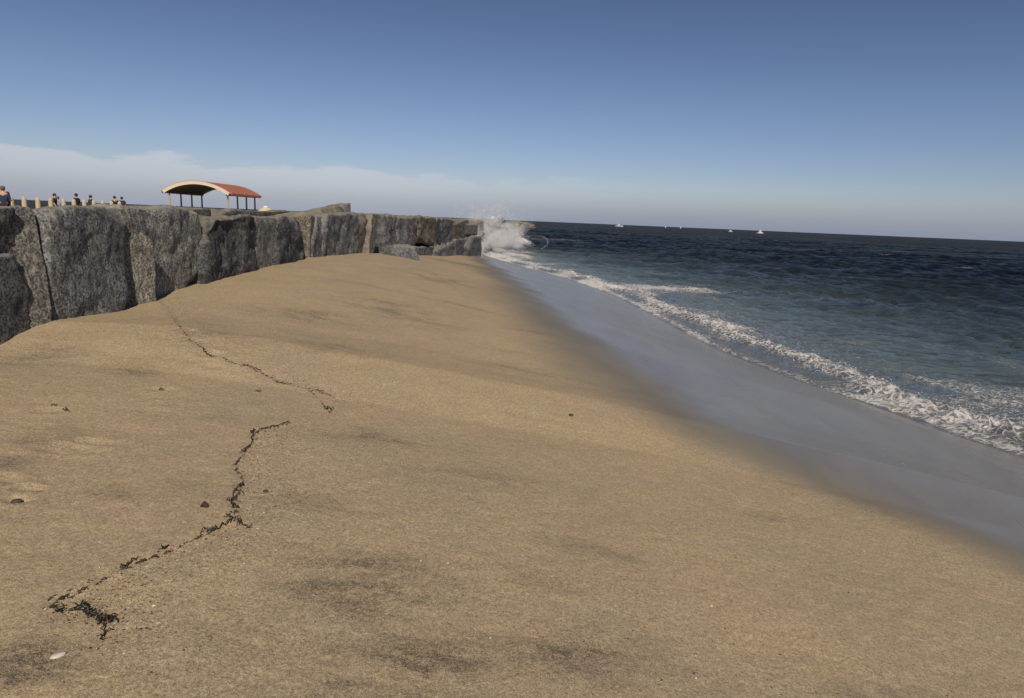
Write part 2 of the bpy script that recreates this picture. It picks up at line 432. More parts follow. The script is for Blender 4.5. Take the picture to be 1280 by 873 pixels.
for k in range(54):
    lam = .6 * (20 ** (k / 53.0)); th = R(215) + rng.normal() * .6
    kx, ky = math.cos(th) * 2 * math.pi / lam, math.sin(th) * 2 * math.pi / lam
    amp = .019 * lam ** .5
    ph = kx * SX + ky * SY + rng.uniform(0, 6.28)
    ok = sstep(1.9, 3.0, lam / dr)
    Z += amp * ok * (np.exp(np.sin(ph) * .8) - 1.17) * att
Z *= .8 + .5 * np.clip(fbm(SX * .02, SY * .02, 2), -1, 1)
# low swash bore running along the beach, with lumps of foam
wv = fbm(SY * .16, SX * .16 + 3, 3)
c1 = 1.75 + wv * 1.1
near_f = np.clip(S, -3, 60)
bore = np.exp(-((near_f - c1) / .85) ** 2)
back = np.exp(-((near_f - c1 - 1.8) / 2.2) ** 2)
far2 = np.exp(-((near_f - 9.5 - wv * 2) / 1.6) ** 2) * sstep(-.15, .5, fbm(SX * .07 + 5, SY * .07, 3))
edge = sstep(-.25, .12, S - .25 * fbm(SX * .9, SY * .9, 3) * 1.4) 
lines = fbm(SX * .35 + SY * .1, SY * .16 - SX * .1, 4)                   # long strands drawn out along the beach
foam = .46 * bore * edge + .17 * back * edge + .25 * far2
foam += .42 * np.exp(-((S - .3) / .38) ** 2) * edge
foam += .15 * np.exp(-((near_f - .5 * c1) / 1.0) ** 2) * edge
foam += .22 * sstep(.1, .5, lines) * np.exp(-((S - 4.5) / 3.0) ** 2)
# patch where the outer line bends away from the beach (around x=800..900 in the photograph)
pb = on_z(850, 362)
foam += .33 * np.exp(-(((SX - pb[0]) / 7) ** 2 + ((SY - pb[1]) / 2.6) ** 2))
foam += .16 * np.exp(-((S - 6 - wv) / 3.5) ** 2) * sstep(0, .4, fbm(SX * .12, SY * .05, 3))
# broken wave running into the wall
def blob(px, py, wxm, wym, a):
    p = on_z(px, py); return a * np.exp(-((SX - p[0]) / wxm) ** 2 - ((SY - p[1]) / wym) ** 2)
brk = blob(606, 312, 2.6, 4, 1.1) + blob(626, 309, 2.8, 4.5, 1.1) + blob(645, 308, 2.0, 4, .8) + blob(660, 308.5, 1.6, 3.5, .45) + blob(622, 303, 4, 9, .9)
foam += .6 * blob(625, 313, 6, 9, 1) + .75 * np.clip(brk, 0, 1) + .35 * blob(690, 300, 14, 16, 1) + .32 * blob(660, 322, 6, 8, 1)
lump = np.clip(fbm(SX * 2.0, SY * 2.0, 4), -.6, 1)
Z += (bore * .2 * edge * sstep(-.1, 1, S)) * (.75 + .6 * lump) + back * .05 * lump * edge
Z += np.clip(brk, 0, 1.2) * (1.15 + .4 * np.clip(fbm(SX * .8, SY * .5, 4), -1, 1))
Z += blob(648, 303, 5, 3.2, .7)
caps = sstep(.62, .9, fbm(SX * .045 + 40, SY * .11, 4)) * sstep(25, 60, S) * (RR < 900) * sstep(.0, .35, Z)
foam += .55 * caps
Z = np.where(S < .6, np.minimum(Z, .03 + .05 * np.clip(S, 0, 1)), Z)
shal = np.exp(-np.clip(S, 0, None) / 13.0); turb = np.exp(-np.clip(S, 0, None) / 3.2)
# the thin sheet of swash: let the water follow the beach a little way up
me = mesh_np('sea', np.stack([SX, SY, Z], -1).reshape(-1, 3), grid_faces(*SX.shape)[:, ::-1]); smooth(me)
attr(me, 'foam', np.clip(foam, 0, 1)); attr(me, 'shal', shal); attr(me, 'turb', turb)
sea = link('sea', me, M_SEA); tag(sea, 'dark blue choppy sea with white foam running up the beach', 'sea', kind='structure')

# land behind the wall
lx = np.concatenate([np.linspace(-70, -62, 5), np.linspace(-60, -7.5, 40)]); ly = np.linspace(-30, 175, 80)
LY, LX = np.meshgrid(ly, lx, indexing='ij')
LX = LX + WS * LY * (LX > -20)
LZ = (H - 1.2) + fbm(LX * .1, LY * .1, 3) * .08
LZ = np.where(LX < -61, LZ - (-61 - LX) * .55, LZ); LZ = np.where(LY > 150, LZ - (LY - 150) * .22, LZ)
me = mesh_np('ground', np.stack([LX, LY, LZ], -1).reshape(-1, 3), grid_faces(*LX.shape)); smooth(me)
tag(link('ground', me, M_LAND), 'flat sandy ground behind the stone wall', 'ground', kind='structure')

# ------------------------------------------------------------------ rocks
def rock_mesh(name, C8, n, amp, facets=5, rough=1.0, rounding=.10, seed=0, ridge=.0):
    """C8: 8 corners (lower z first: 4 around, then 4 above)"""
    rnd = random.Random(seed)
    bm = bmesh.new(); bmesh.ops.create_cube(bm, size=2)
    bmesh.ops.subdivide_edges(bm, edges=bm.edges[:], cuts=n, use_grid_fill=True)
    bm.verts.ensure_lookup_table()
    P = np.array([v.co[:] for v in bm.verts])
    # round the edges: blend the cube with a superellipsoid
    e = 1.0 / rounding
    nrm = (np.abs(P) ** e).sum(1) ** (1 / e)
    P = P / nrm[:, None]
    for k in range(facets):                                   # chisel flat facets
        d = np.array([rnd.gauss(0, 1), rnd.gauss(0, 1), rnd.gauss(0, 1)]); d /= np.linalg.norm(d)
        hh = (np.abs(d).sum()) * rnd.uniform(.76, .92)
        ex = np.clip(P @ d - hh, 0, None); P = P - ex[:, None] * d * .92
    a, b, c = [(P[:, i:i + 1] + 1) / 2 for i in range(3)]
    C8 = np.asarray(C8, float)
    lo = (C8[0] * (1 - a) + C8[1] * a) * (1 - b) + (C8[3] * (1 - a) + C8[2] * a) * b
    hi = (C8[4] * (1 - a) + C8[5] * a) * (1 - b) + (C8[7] * (1 - a) + C8[6] * a) * b
    Q = lo * (1 - c) + hi * c
    for v, q in zip(bm.verts, Q): v.co = q
    bm.normal_update()
    off = Vector((seed * 3.7, seed * 1.3, 0)); out = []
    for v in bm.verts:
        p = v.co + off
        d = mn.fractal(p * .9, 1.0, 2.0, 3) * .6 + (mn.ridged_multi_fractal(p * 1.3, .9, 2.1, 4, 1.0, 2.0) - 1.1) * .25 * rough
        vd, _ = mn.voronoi(p * 1.1); d += (vd[1] - vd[0] - .3) * .4 * rough
        d += mn.fractal(p * 5, .8, 2.1, 4) * .2 * rough
        out.append(v.co + v.normal * d * amp)
    for v, q in zip(bm.verts, out): v.co = q
    me = bpy.data.meshes.new(name); bm.to_mesh(me); bm.free(); smooth(me)
    return me

def place_mesh(name, me, mat, color=(1, 1, 1)):
    vs = np.empty(len(me.vertices) * 3, dtype=np.float32); me.vertices.foreach_get('co', vs); vs = vs.reshape(-1, 3)
    c = np.array([vs[:, 0].mean(), vs[:, 1].mean(), vs[:, 2].min()])
    me.vertices.foreach_set('co', (vs - c).astype(np.float32).ravel()); me.update()
    o = link(name, me, mat, loc=Vector(c.tolist())); o.color = (*color, 1)
    return o

def wall_block(tl, tr, br, bl, prot, thick, n, amp, color, label, seed, sink=.5, facets=4, rough=1.0, slant=0.0, dt=0.0, rounding=.04, yaw=0.0, cat='stone block'):
    """four photo pixels give the front face; yaw turns the face to the camera (+) by moving its far edge out"""
    m_ = .028; tl, tr = (tl[0] - m_ * (tr[0] - tl[0]), tl[1] + 2.5), (tr[0] + m_ * (tr[0] - tl[0]), tr[1] + 2.5)
    bl, br = (bl[0] - m_ * (br[0] - bl[0]), bl[1]), (br[0] + m_ * (br[0] - bl[0]), br[1])
    dt = dt - .30
    TL = on_wall(*tl, prot - yaw); TR = on_wall(*tr, prot + yaw); BR = on_wall(*br, prot + slant + yaw); BL = on_wall(*bl, prot + slant - yaw)
    BL = BL - [0, 0, sink]; BR = BR - [0, 0, sink]
    bk = np.array([-thick, 0, 0])
    # corner order: a along Y (near to far), b across X (front to back), c up
    C8 = [BL, BR, BR + bk, BL + bk, TL, TR, TR + bk + [0, 0, dt], TL + bk + [0, 0, dt]]
    o = place_mesh('stone_block', rock_mesh('stone_block', C8, n, amp, facets, rough, rounding, seed), M_ROCK, color)
    return tag(o, label, cat, 'stone blocks of the sea wall')

G = (1, 1, 1); DK = (.5, .5, .52); TN = (1.08, 1.02, .9); MD = (.85, .85, .86); BR_ = (.85, .74, .6); LT = (1.2, 1.17, 1.1)
wall_block((-150, 251), (19, 256), (24, 309), (-150, 318), -.02, 2.5, 40, .08, DK, 'dark stone at the left edge, upper of two with a black gap between', 1, sink=0.0)
wall_block((-150, 325), (24, 314), (46, 394), (-150, 500), .05, 2.2, 44, .10, DK, 'dark stone lowest at the left edge, under a black gap', 2, slant=.15)
wall_block((14, 253), (66, 253), (62, 398), (22, 402), .13, 2.6, 44, .05, TN, 'pale tan narrow stone between the dark left edge stones and the big grey slab', 3, yaw=.05)
wall_block((61, 254), (163, 255), (150, 390), (64, 396), .05, 2.4, 56, .09, G, 'widest near grey slab with a bright facet at its lower left corner', 4, slant=.1, facets=4)
wall_block((150, 256), (196, 300), (193, 376), (157, 374), .06, 1.8, 44, .06, TN, 'slim pale upright stone right of the black crevice', 5, yaw=.12)
wall_block((160, 253), (256, 258), (250, 356), (180, 376), -.02, 3.0, 56, .11, LT, 'big light grey stone with dark blotches and white scratches', 6, facets=5, yaw=.05)
wall_block((262, 268), (321, 267), (321, 337), (253, 356), .10, 2.8, 50, .15, DK, 'rough black fractured stone right of the light grey one', 7, rough=1.5)
wall_block((321, 266), (352, 267), (353, 329), (320, 338), .05, 3.0, 40, .07, LT, 'smooth upright grey stone right of the rough black one', 8)
wall_block((348, 268), (389, 272), (388, 323), (352, 331), .12, 3.0, 40, .14, DK, 'dark stone left of the thin tan slab edge', 9, rough=1.3)
wall_block((388, 266), (394, 266), (391, 321), (386, 323), .03, 2.6, 22, .03, (.88, .75, .58), 'thin tan slab standing on edge in the wall', 10, facets=1)
wall_block((393, 267), (409, 266), (409, 319), (391, 321), .1, 3.0, 30, .09, MD, 'narrow grey stone right of the thin tan slab edge', 11)
wall_block((406, 264), (446, 264), (447, 318), (406, 320), .2, 3.0, 40, .14, G, 'broad grey stone beneath the pointed boulder', 12, facets=5)
wall_block((444, 264), (469, 265), (467, 317), (447, 318), .0, 3.5, 36, .15, BR_, 'brown stained stone between the pointed boulder and the leaning slab', 13)
# leaning slab with a hollow under it
wall_block((466, 263), (474, 265), (466, 316), (460, 317), .15, 1.2, 26, .06, (1.0, .88, .7), 'tan slab leaning to the left over a dark hollow', 14, facets=2, slant=.15)
wall_block((470, 266), (487, 266), (486, 317), (468, 318), -.4, 3.0, 28, .14, DK, 'dark recessed stone inside the hollow beside the leaning slab', 15)
wall_block((481, 266), (500, 268), (500, 318), (484, 320), .1, 3.2, 34, .2, MD, 'grey stone behind the fallen boulder, left one', 16)
wall_block((498, 267), (516, 269), (519, 319), (499, 321), .2, 3.2, 34, .2, G, 'grey stone behind the fallen boulder, right one', 17)
wall_block((514, 268), (531, 270), (522, 304), (514, 312), .2, 3.0, 30, .2, BR_, 'brown capping stone overhanging a dark hole', 18, sink=0)
wall_block((526, 268), (546, 270), (543, 305), (527, 306), .4, 3.0, 32, .22, BR_, 'brown upright stone right of the dark hole', 19, sink=.0)
wall_block((520, 306), (545, 305), (543, 324), (519, 325), .45, 4.0, 32, .2, MD, 'low grey stone at the foot of the wall next to the fallen boulder', 20)
wall_block((545, 270), (556, 271), (556, 308), (545, 309), .3, 3.4, 28, .2, DK, 'dark upright stone with a pale edge two thirds along the wall', 21)
wall_block((554, 270), (569, 271), (570, 300), (555, 303), .5, 3.4, 28, .22, MD, 'upper grey stone third from the splash', 22, sink=.3)
wall_block((546, 302), (570, 300), (571, 322), (545, 323), .6, 4.0, 30, .22, G, 'lower grey stone on wet sand third from the splash', 23)
wall_block((568, 271), (586, 272), (586, 296), (569, 298), .6, 3.6, 28, .2, BR_, 'upper brown stone second from the splash', 24, sink=.3)
wall_block((570, 297), (588, 295), (589, 321), (570, 322), .7, 4.2, 28, .2, MD, 'lower grey stone second from the splash', 25)
wall_block((584, 272), (598, 273), (598, 292), (585, 292), .8, 5.0, 24, .1, LT, 'square cut pale stone beside the splash, upper', 26, sink=.2, rounding=.07, facets=1)
wall_block((586, 293), (602, 293), (602, 320), (587, 322), 1.1, 5.0, 24, .16, MD, 'square cut stone beside the splash at the waterline', 27, facets=2)

# pale cap stones lying behind the front row
wall_block((192, 252), (264, 257.5), (264, 275), (192, 275), -2.6, 3.0, 30, .07, TN, 'flat pale capstone behind the big light grey stone, under the pavilion', 51, sink=.6)
wall_block((262, 257.5), (330, 260.5), (330, 280), (262, 280), -2.7, 3.0, 30, .07, (1, .98, .85), 'flat capstone behind the rough black stone, under the right end of the pavilion', 52, sink=.6)
wall_block((328, 260.5), (392, 262), (392, 280), (328, 280), -2.8, 3.0, 30, .08, BR_, 'flat brown capstone left of the wedge shaped boulder', 53, sink=.6)
# pointed boulder on top of the wall
def free_rock(px_poly_center, Y, sx, sy, sz, rz, n, amp, color, name, label, cat, seed, tops=None, sinkz=.3, mat=None):
    p = at_depth(px_poly_center[0], px_poly_center[1], Y)
    C = []
    for zz in (0, 1):
        for (a, b) in ((-1, -1), (1, -1), (1, 1), (-1, 1)):
            k = 1 if zz == 0 else (tops or .8)
            x, y_ = a * sx / 2 * k, b * sy / 2 * k
            C.append([p[0] + x * math.cos(rz) - y_ * math.sin(rz), p[1] + x * math.sin(rz) + y_ * math.cos(rz), p[2] + zz * sz - (sinkz if zz == 0 else 0)])
    o = place_mesh(name, rock_mesh(name, C, n, amp, 5, 1.0, .13, seed), mat or M_ROCK, color)
    return tag(o, label, cat)
# wedge: low at the left, peak at the right
TLp = on_wall(384, 266.5, -.6); TRp = on_wall(442, 251, -.3); BRp = on_wall(442, 275, -.1); BLp = on_wall(384, 274, -.4)
bk = np.array([-1.8, .3, -.25])
C8 = [BLp, BRp, BRp + bk, BLp + bk, TLp, TRp, TRp + bk - [0, 0, .25], TLp + bk]
o = place_mesh('boulder', rock_mesh('boulder', C8, 40, .1, 3, 1.0, .08, 31), M_ROCK, (1.0, .98, .8))
tag(o, 'wedge shaped boulder rising to a point on top of the sea wall', 'boulder')
p = sand_at(500, 321)
free_rock((501, 322), p[1], 1.35, 1.5, .42, .35, 36, .14, (.7, .72, .78), 'boulder', 'fallen boulder lying on the sand in front of the wall', 'boulder', 41, tops=.6)

# the wall carries on into the sea as a jetty
SPL_Y = _s[-1, 1]
def jet(d): return wallx(82.0) + .5 + .049 * (d - 82.0)
d = 82.0; k = 0
while d < 190:
    L = 4.5 + 2.5 * random.random() + d * .012
    for tier in (0, 1):
        w = 5.0 - tier * .8; x = jet(d + L / 2) - 2.5 + random.uniform(-.3, .3)
        z0, z1 = (-.8, 2.2) if tier == 0 else (2.0, H - .15 + random.uniform(-.25, .2) - (d > 120) * .9)
        jt = lambda s: random.uniform(-s, s)
        C = [[x - w / 2 + jt(.3), d + jt(.2), z0], [x + w / 2 + jt(.4) + (1 - tier) * .7, d + jt(.2), z0], [x + w / 2 + jt(.4) + (1 - tier) * .7, d + L + jt(.2), z0], [x - w / 2, d + L, z0],
             [x - w / 2 + jt(.3), d + jt(.3), z1], [x + w / 2 + jt(.4), d + jt(.2), z1 + jt(.15)], [x + w / 2 + jt(.4), d + L + jt(.2), z1 + jt(.15)], [x - w / 2, d + L, z1]]
        o = place_mesh('stone_block', rock_mesh('stone_block', C, 8 if d > 130 else 14, .25, 3, 1.0, .1, 100 + k), M_ROCK, random.choice([BR_, MD, G, (.95, .8, .6)]))
        tag(o, ('upper' if tier else 'lower') + ' stone of the jetty running out to sea beyond the splash', 'stone block', 'stones of the jetty beyond the splash')
        k += 1
    d += L * .98
for i, (px, py, w, h_, colr, lab) in enumerate([(646, 285, 9, 3.9, (.9, .78, .58), 'brown rock heap at the far tip of the jetty, left and tallest'),
                                               (655, 286, 8, 3.2, (.95, .72, .48), 'orange brown rock in the middle of the far jetty tip'),
                                               (662, 286, 5, 2.1, (.6, .5, .45), 'low dark rock at the seaward end of the far jetty tip')]):
    Yd = 430 - 12 * i
    free_rock((px, py), Yd, w, 9, h_ + .6, .3 * i, 16, .6, colr, 'boulder', lab, 'boulder', 60 + i, tops=.62, sinkz=1.0)

# ------------------------------------------------------------------ sea spray thrown up by the wave
M_SPRAY, t, b = new_mat('sea_spray')
b.inputs['Base Color'].default_value = (.86, .84, .83, 1); b.inputs['Roughness'].default_value = .6
c = coords(t); t.put(b.inputs['Base Color'], t.mix(t.noise(c, .8), (.9, .88, .86), (.97, .95, .93)))
tl_ = t.n('ShaderNodeBsdfTranslucent'); tl_.inputs['Color'].default_value = (.97, .95, .93, 1)
mx_ = t.n('ShaderNodeMixShader'); mx_.inputs[0].default_value = .22; t.t.links.new(b.outputs[0], mx_.inputs[1]); t.t.links.new(tl_.outputs[0], mx_.inputs[2])
t.t.links.new(mx_.outputs[0], t.t.nodes['Material Output'].inputs['Surface'])
def droplets(name, P, S_, label):
    base = np.array([[1, 0, 0], [-1, 0, 0], [0, 1, 0], [0, -1, 0], [0, 0, 1], [0, 0, -1]], float)
    fc = np.array([[0, 2, 4], [2, 1, 4], [1, 3, 4], [3, 0, 4], [2, 0, 5], [1, 2, 5], [3, 1, 5], [0, 3, 5]])
    n = len(P)
    nz_ = np.array([.15, -.78, .6]) + rng.normal(size=(n, 3)) * .38; nz_ /= np.linalg.norm(nz_, axis=1)[:, None]
    ax_ = np.cross(nz_, rng.normal(size=(n, 3))); ax_ /= np.linalg.norm(ax_, axis=1)[:, None]
    q = np.stack([ax_, np.cross(nz_, ax_), nz_], 2)
    st = np.stack([np.ones(n) * 1.15, rng.uniform(.6, 1.5, n), np.full(n, .22)], 1)
    Vv = np.einsum('nij,nkj->nki', q, base[None] * st[:, None, :])
    Vv = Vv * S_[:, None, None] + P[:, None, :]
    Ff = (fc[None] + (np.arange(n) * 6)[:, None, None]).reshape(-1, 3)
    me = mesh_np(name, Vv.reshape(-1, 3), Ff)
    return tag(link(name, me, M_SPRAY), label, 'spray', kind='stuff')
P = []; Sz = []
def plume(px, py_base, py_top, Y, spread, n, lean=0.0, wid=.9, size=(.008, .024), pw=1.5, soft=.55):
    b0 = at_depth(px, py_base, Y); t0 = at_depth(px, py_top, Y); hh = t0[2] - b0[2]
    u = rng.uniform(0, 1, n) ** pw
    # jets: a few streams thrown along slightly different lines
    nj = 13; jx = rng.normal(size=nj) * wid; jt_ = rng.uniform(.55, 1.05, nj); ji = rng.integers(0, nj, n)
    u = u * jt_[ji]
    x = b0[0] + lean * u * hh + jx[ji] * u * spread * 1.4 + rng.normal(size=n) * spread * (.44 - .2 * u)
    yv = b0[1] + rng.normal(size=n) * spread * (.6 + wid * u) * 1.3
    z = b0[2] + u * hh + rng.normal(size=n) * .18
    nz = fbm(x * 1.1 + px, z * 1.1, 4) + .5 * perlin(x * 3.1, z * 3.1 + px)
    keep = nz + rng.normal(size=n) * soft > (-.5 + u * .8)
    s = size[0] + (size[1] - size[0]) * rng.uniform(0, 1, n) ** 2
    s = s * (1.3 - u * .6)
    P.append(np.stack([x, yv, z], 1)[keep]); Sz.append(s[keep])
plume(593, 315, 252, 86, .9, 28000, -.1, pw=1.1); plume(601, 315, 244, 88, .9, 50000, .05, pw=1.05); plume(610, 314, 246, 88, 1.0, 50000, .15, pw=1.05)
plume(621, 312, 256, 92, 1.1, 32000, .2, pw=1.1); plume(631, 310, 262, 96, 1.1, 20000, .3, pw=1.1)
plume(611, 300, 250, 90, 2.0, 7000, .1, 1.1, (.006, .014), 1.0, .8); plume(627, 306, 284, 92, 2.0, 14000, .2); plume(641, 309, 292, 95, 1.6, 14000, .3, .6)
plume(599, 318, 296, 80, 1.0, 16000, 0, .5)
plume(615, 308, 276, 84, 1.9, 36000, .1, .6, pw=1.0, soft=.9); plume(633, 306, 280, 92, 1.7, 24000, .2, .6, pw=1.0, soft=.9)
# thrown arc of water right of the splash
from mathutils.geometry import interpolate_bezier
ctl = [Vector(at_depth(*q, 96).tolist()) for q in ((655, 296), (684, 290), (694, 305), (676, 311))]
bz = np.array([v[:] for v in interpolate_bezier(ctl[0], ctl[1], ctl[2], ctl[3], 420)])
P.append(bz + rng.normal(size=bz.shape) * .06); Sz.append(rng.uniform(.008, .02, len(bz)))
plume(599, 314, 258, 77, .8, 24000, -.25, 1.1, (.006, .016), pw=1.0, soft=.9); plume(640, 304, 270, 96, 1.2, 16000, .2, .8, pw=1.0, soft=.8); plume(592, 304, 254, 76, .8, 8000, -.4, 1.0, (.005, .013), pw=1.0, soft=.9)
droplets('wave_spray', np.concatenate(P), np.concatenate(Sz), 'white spray bursting where a wave hits the end of the stone wall')
# droplets tossed up along the swash bore
m_ = (bore * edge > .35) & (RR < 75) & (np.degrees(AA) > -8) & (np.degrees(AA) < 48)
idx = np.flatnonzero(m_.ravel()); pick = rng.choice(idx, 3500)
w_ = (lump.ravel()[pick] > .12)
pick = pick[w_]
Pp = np.stack([SX.ravel()[pick], SY.ravel()[pick], Z.ravel()[pick]], 1) + rng.normal(size=(len(pick), 3)) * [.12, .12, .03] + [0, 0, .01]
droplets('swash_spray', Pp, rng.uniform(.006, .018, len(pick)), 'flecks of white spray along the foaming edge of the swash')

# ------------------------------------------------------------------ wrack: seaweed, shells, pebbles
M_WEED = plain('dark_seaweed', (.03, .02, .012), .45, .5, 40)
M_WEED2 = plain('reddish_seaweed', (.055, .024, .014), .45, .5, 40)
M_CRUMB = plain('weed_crumbs', (.04, .026, .016), .8, .6, 60)
M_SHELL = plain('white_shell', (.52, .46, .37), .4, .12, 60)
M_PEB = plain('dark_pebble', (.055, .045, .035), .7, .4, 60)
M_TAN = plain('tan_pebble', (.45, .34, .2), .7, .2, 30)

def lay(X, Y, dz=.0): return Vector((X, Y, sand_h(X, Y) + dz))
def frond(bm, pts, w, th=.004):
    """flat ribbon along points, twisted a little"""
    prev = None
    for i, p in enumerate(pts):
        q = pts[min(i + 1, len(pts) - 1)]; o_ = pts[max(i - 1, 0)]
        d_ = (q - o_); d_ = d_.normalized() if d_.length > 1e-6 else Vector((1, 0, 0))
        sd = d_.cross(Vector((0, 0, 1))); sd = sd.normalized() if sd.length > 1e-6 else Vector((1, 0, 0))
        tw = random.uniform(-.7, .7); sd = sd * math.cos(tw) + Vector((0, 0, 1)) * math.sin(tw)
        ww = w * math.sin(math.pi * (i + .6) / (len(pts) + .2)) + .0015
        n_ = d_.cross(sd).normalized()
        ring = [bm.verts.new(p + sd * ww), bm.verts.new(p + n_ * th), bm.verts.new(p - sd * ww), bm.verts.new(p - n_ * th)]
        if prev:
            for k_ in range(4): bm.faces.new((prev[k_], prev[(k_ + 1) % 4], ring[(k_ + 1) % 4], ring[k_]))
        else: bm.faces.new(ring[::-1])
        prev = ring
    bm.faces.new(prev)
def weed(pxs, w, label, extra=0, mat=None, arch=.015, name='seaweed'):
    """clump following photo pixels"""
    bm = bmesh.new()
    pl = [hit(*p) for p in dens(pxs, 6)]
    c0 = pl[0]; pts_ = []
    for i, p in enumerate(pl):
        X, Y = p[0] + random.gauss(0, .004), p[1] + random.gauss(0, .01)
        pts_.append(lay(X, Y, .006 + arch * abs(math.sin(i * .9))))
    w = w * .26; frond(bm, pts_, w)
    for e in range(int(extra * .45)):
        s = random.choice(pts_); a = random.uniform(0, 6.28); L = random.uniform(.02, .07); n_ = 7; cur = random.uniform(-3, 3)
        q = []
        x, y_ = s.x, s.y
        for i in range(n_):
            q.append(lay(x, y_, .008 + .02 * math.sin(i / (n_ - 1) * math.pi) * random.uniform(.2, 1.3)))
            x += math.cos(a) * L / n_; y_ += math.sin(a) * L / n_; a += cur / n_
        frond(bm, q, w * random.uniform(.35, .8), .003)
    org = Vector((float(c0[0]), float(c0[1]), sand_h(c0[0], c0[1])))
    for v in bm.verts: v.co -= org
    o_ = bm_obj(name, bm, mat or M_WEED, sm=True); o_.location = org
    return tag(o_, label, 'seaweed', 'seaweed pieces along the wrack line')
weed([(66, 759), (80, 762)], .006, 'short seaweed sprig at the left tip of the wrack line', 4)
weed([(92, 760), (104, 756), (112, 760), (111, 766)], .011, 'hooked black seaweed strand left of the biggest clump', 6)
weed([(108, 769), (120, 771), (132, 776), (142, 768)], .013, 'biggest tangled black and brown seaweed clump, bottom left', 14, arch=.03)
weed([(128, 776), (130, 786), (127, 797)], .008, 'thin seaweed tail trailing down from the biggest clump', 6)
o_red = weed([(124, 772), (134, 771), (140, 775)], .016, 'reddish brown seaweed blade on the biggest clump', 4, M_WEED2, .03)
weed([(148, 712), (160, 706), (172, 699)], .009, 'black seaweed strand half way up the lower wrack line', 2)
weed([(200, 689), (209, 685)], .007, 'short black seaweed strand on the lower wrack line near its middle', 1)
weed([(250, 668), (264, 662), (276, 657), (291, 649)], .010, 'long dark seaweed strand below the bend of the wrack line', 4)
weed([(284, 644), (290, 648)], .012, 'small black seaweed knot at the bend of the wrack line', 6)
weed([(293, 650), (302, 656), (315, 659)], .008, 'ragged seaweed scraps right of the bend', 9)
weed([(287, 628), (293, 632), (296, 634)], .016, 'thick black seaweed lump just above the bend', 5)
weed([(300, 606), (293, 617), (290, 626)], .008, 'upright seaweed strand above the thick black lump', 4)
weed([(301, 607), (304, 604)], .014, 'dark seaweed tuft half way between bend and upper corner', 3)
weed([(313, 546), (318, 543), (315, 551), (317, 556)], .012, 'black seaweed tuft at the upper corner of the lower line', 7)
weed([(305, 568), (308, 565)], .010, 'small seaweed dot below the upper corner', 3)
weed([(322, 543), (340, 536), (361, 530)], .006, 'faint thin seaweed thread running right from the upper corner', 2)
weed([(306, 463), (316, 463), (326, 466)], .018, 'thick black seaweed strand on the upper wrack line', 3)
weed([(344, 480), (354, 483), (364, 486)], .014, 'black seaweed strand on the upper wrack line right of the thick one', 3)
weed([(394, 491), (404, 492)], .014, 'black seaweed strand near the right end of the upper wrack line', 3)
weed([(404, 514), (411, 511), (415, 516)], .014, 'seaweed scrap at the tip of the short branch line', 6)
weed([(255, 440), (264, 446), (272, 447)], .012, 'loose seaweed scraps where the upper line bends', 9)
weed([(320, 492), (324, 494)], .014, 'lone dark seaweed scrap under the upper wrack line', 3)
weed([(78, 513), (86, 516)], .016, 'dark seaweed scrap on the open sand far left', 3)
weed([(66, 509), (70, 511)], .012, 'smaller dark seaweed scrap left of its twin on the open sand', 2)
weed([(200, 490), (206, 492)], .014, 'curled seaweed scrap beside a foot mark left of the upper line', 3)
# upright dry leaf
bm = bmesh.new(); p = hit(255, 634)
for (pts2, off) in (([(-.022, 0), (.026, .0), (.022, .016), (.0, .045), (-.015, .026)], 0),):
    f1 = [bm.verts.new((x, -.006 + .01 * math.sin(i), z)) for i, (x, z) in enumerate(pts2)]
    f2 = [bm.verts.new((x * .9, .012 + .014 * math.sin(i), z * .92)) for i, (x, z) in enumerate(pts2)]
    bm.faces.new(f1); bm.faces.new(f2[::-1])
    for i in range(5): bm.faces.new((f1[i], f2[i], f2[(i + 1) % 5], f1[(i + 1) % 5]))
bm.normal_update()
o_ = bm_obj('dry_leaf', bm, M_WEED2); o_.location = lay(p[0], p[1], -.004); tag(o_, 'small dark leaf standing upright in the sand left of the bend', 'leaf')

def pebble(px, py, s, mat, name, label, cat, group=None, flat=.5, elong=1.0, rz=0.0):
    bm = bmesh.new(); bmesh.ops.create_icosphere(bm, subdivisions=2, radius=1)
    sd = Vector((px * .37, py * .21, 0))
    for v in bm.verts:
        k_ = 1 + .28 * mn.noise(v.co * 1.4 + sd)
        v.co = Vector((v.co.x * s * elong, v.co.y * s, v.co.z * s * flat)) * k_
    p = hit(px, py); o_ = bm_obj(name, bm, mat, sm=True)
    o_.location = lay(p[0], p[1], s * flat * .35); o_.rotation_euler = (0, 0, rz)
    tag(o_, label, cat, group); return o_
pebble(72, 818, .017, M_SHELL, 'shell', 'long pale shell near the bottom left corner', 'shell', flat=.5, elong=2.0, rz=.75)
pebble(20, 623, .026, M_PEB, 'pebble', 'dark stone at the edge of a foot mark on the far left', 'pebble', flat=.6, elong=1.2)
pebble(889, 757, .011, M_SHELL, 'shell', 'bright white shell chip alone on the smooth sand lower right', 'shell')
pebble(192, 752, .011, M_SHELL, 'shell', 'bright white shell chip right of the biggest seaweed clump', 'shell')
pebble(714, 520, .03, M_PEB, 'pebble', 'lone dark pebble on the open sand in the middle', 'pebble')
pebble(332, 613, .02, M_PEB, 'pebble', 'dark pebble in the grit right of the wrack line', 'pebble')
for (px, py) in [(57, 763), (125, 677), (390, 568), (345, 686), (560, 702), (526, 700), (155, 815), (510, 660), (613, 795), (870, 845), (870, 816), (1005, 650), (930, 601),
                 (462, 602), (305, 704), (330, 640), (322, 660), (415, 540), (440, 470), (760, 640), (980, 720), (1080, 690)]:
    pebble(px, py, random.uniform(.005, .008), M_SHELL, 'shell_chip', 'tiny white shell chip lying on the sand', 'shell', 'tiny white shell chips scattered on the sand')

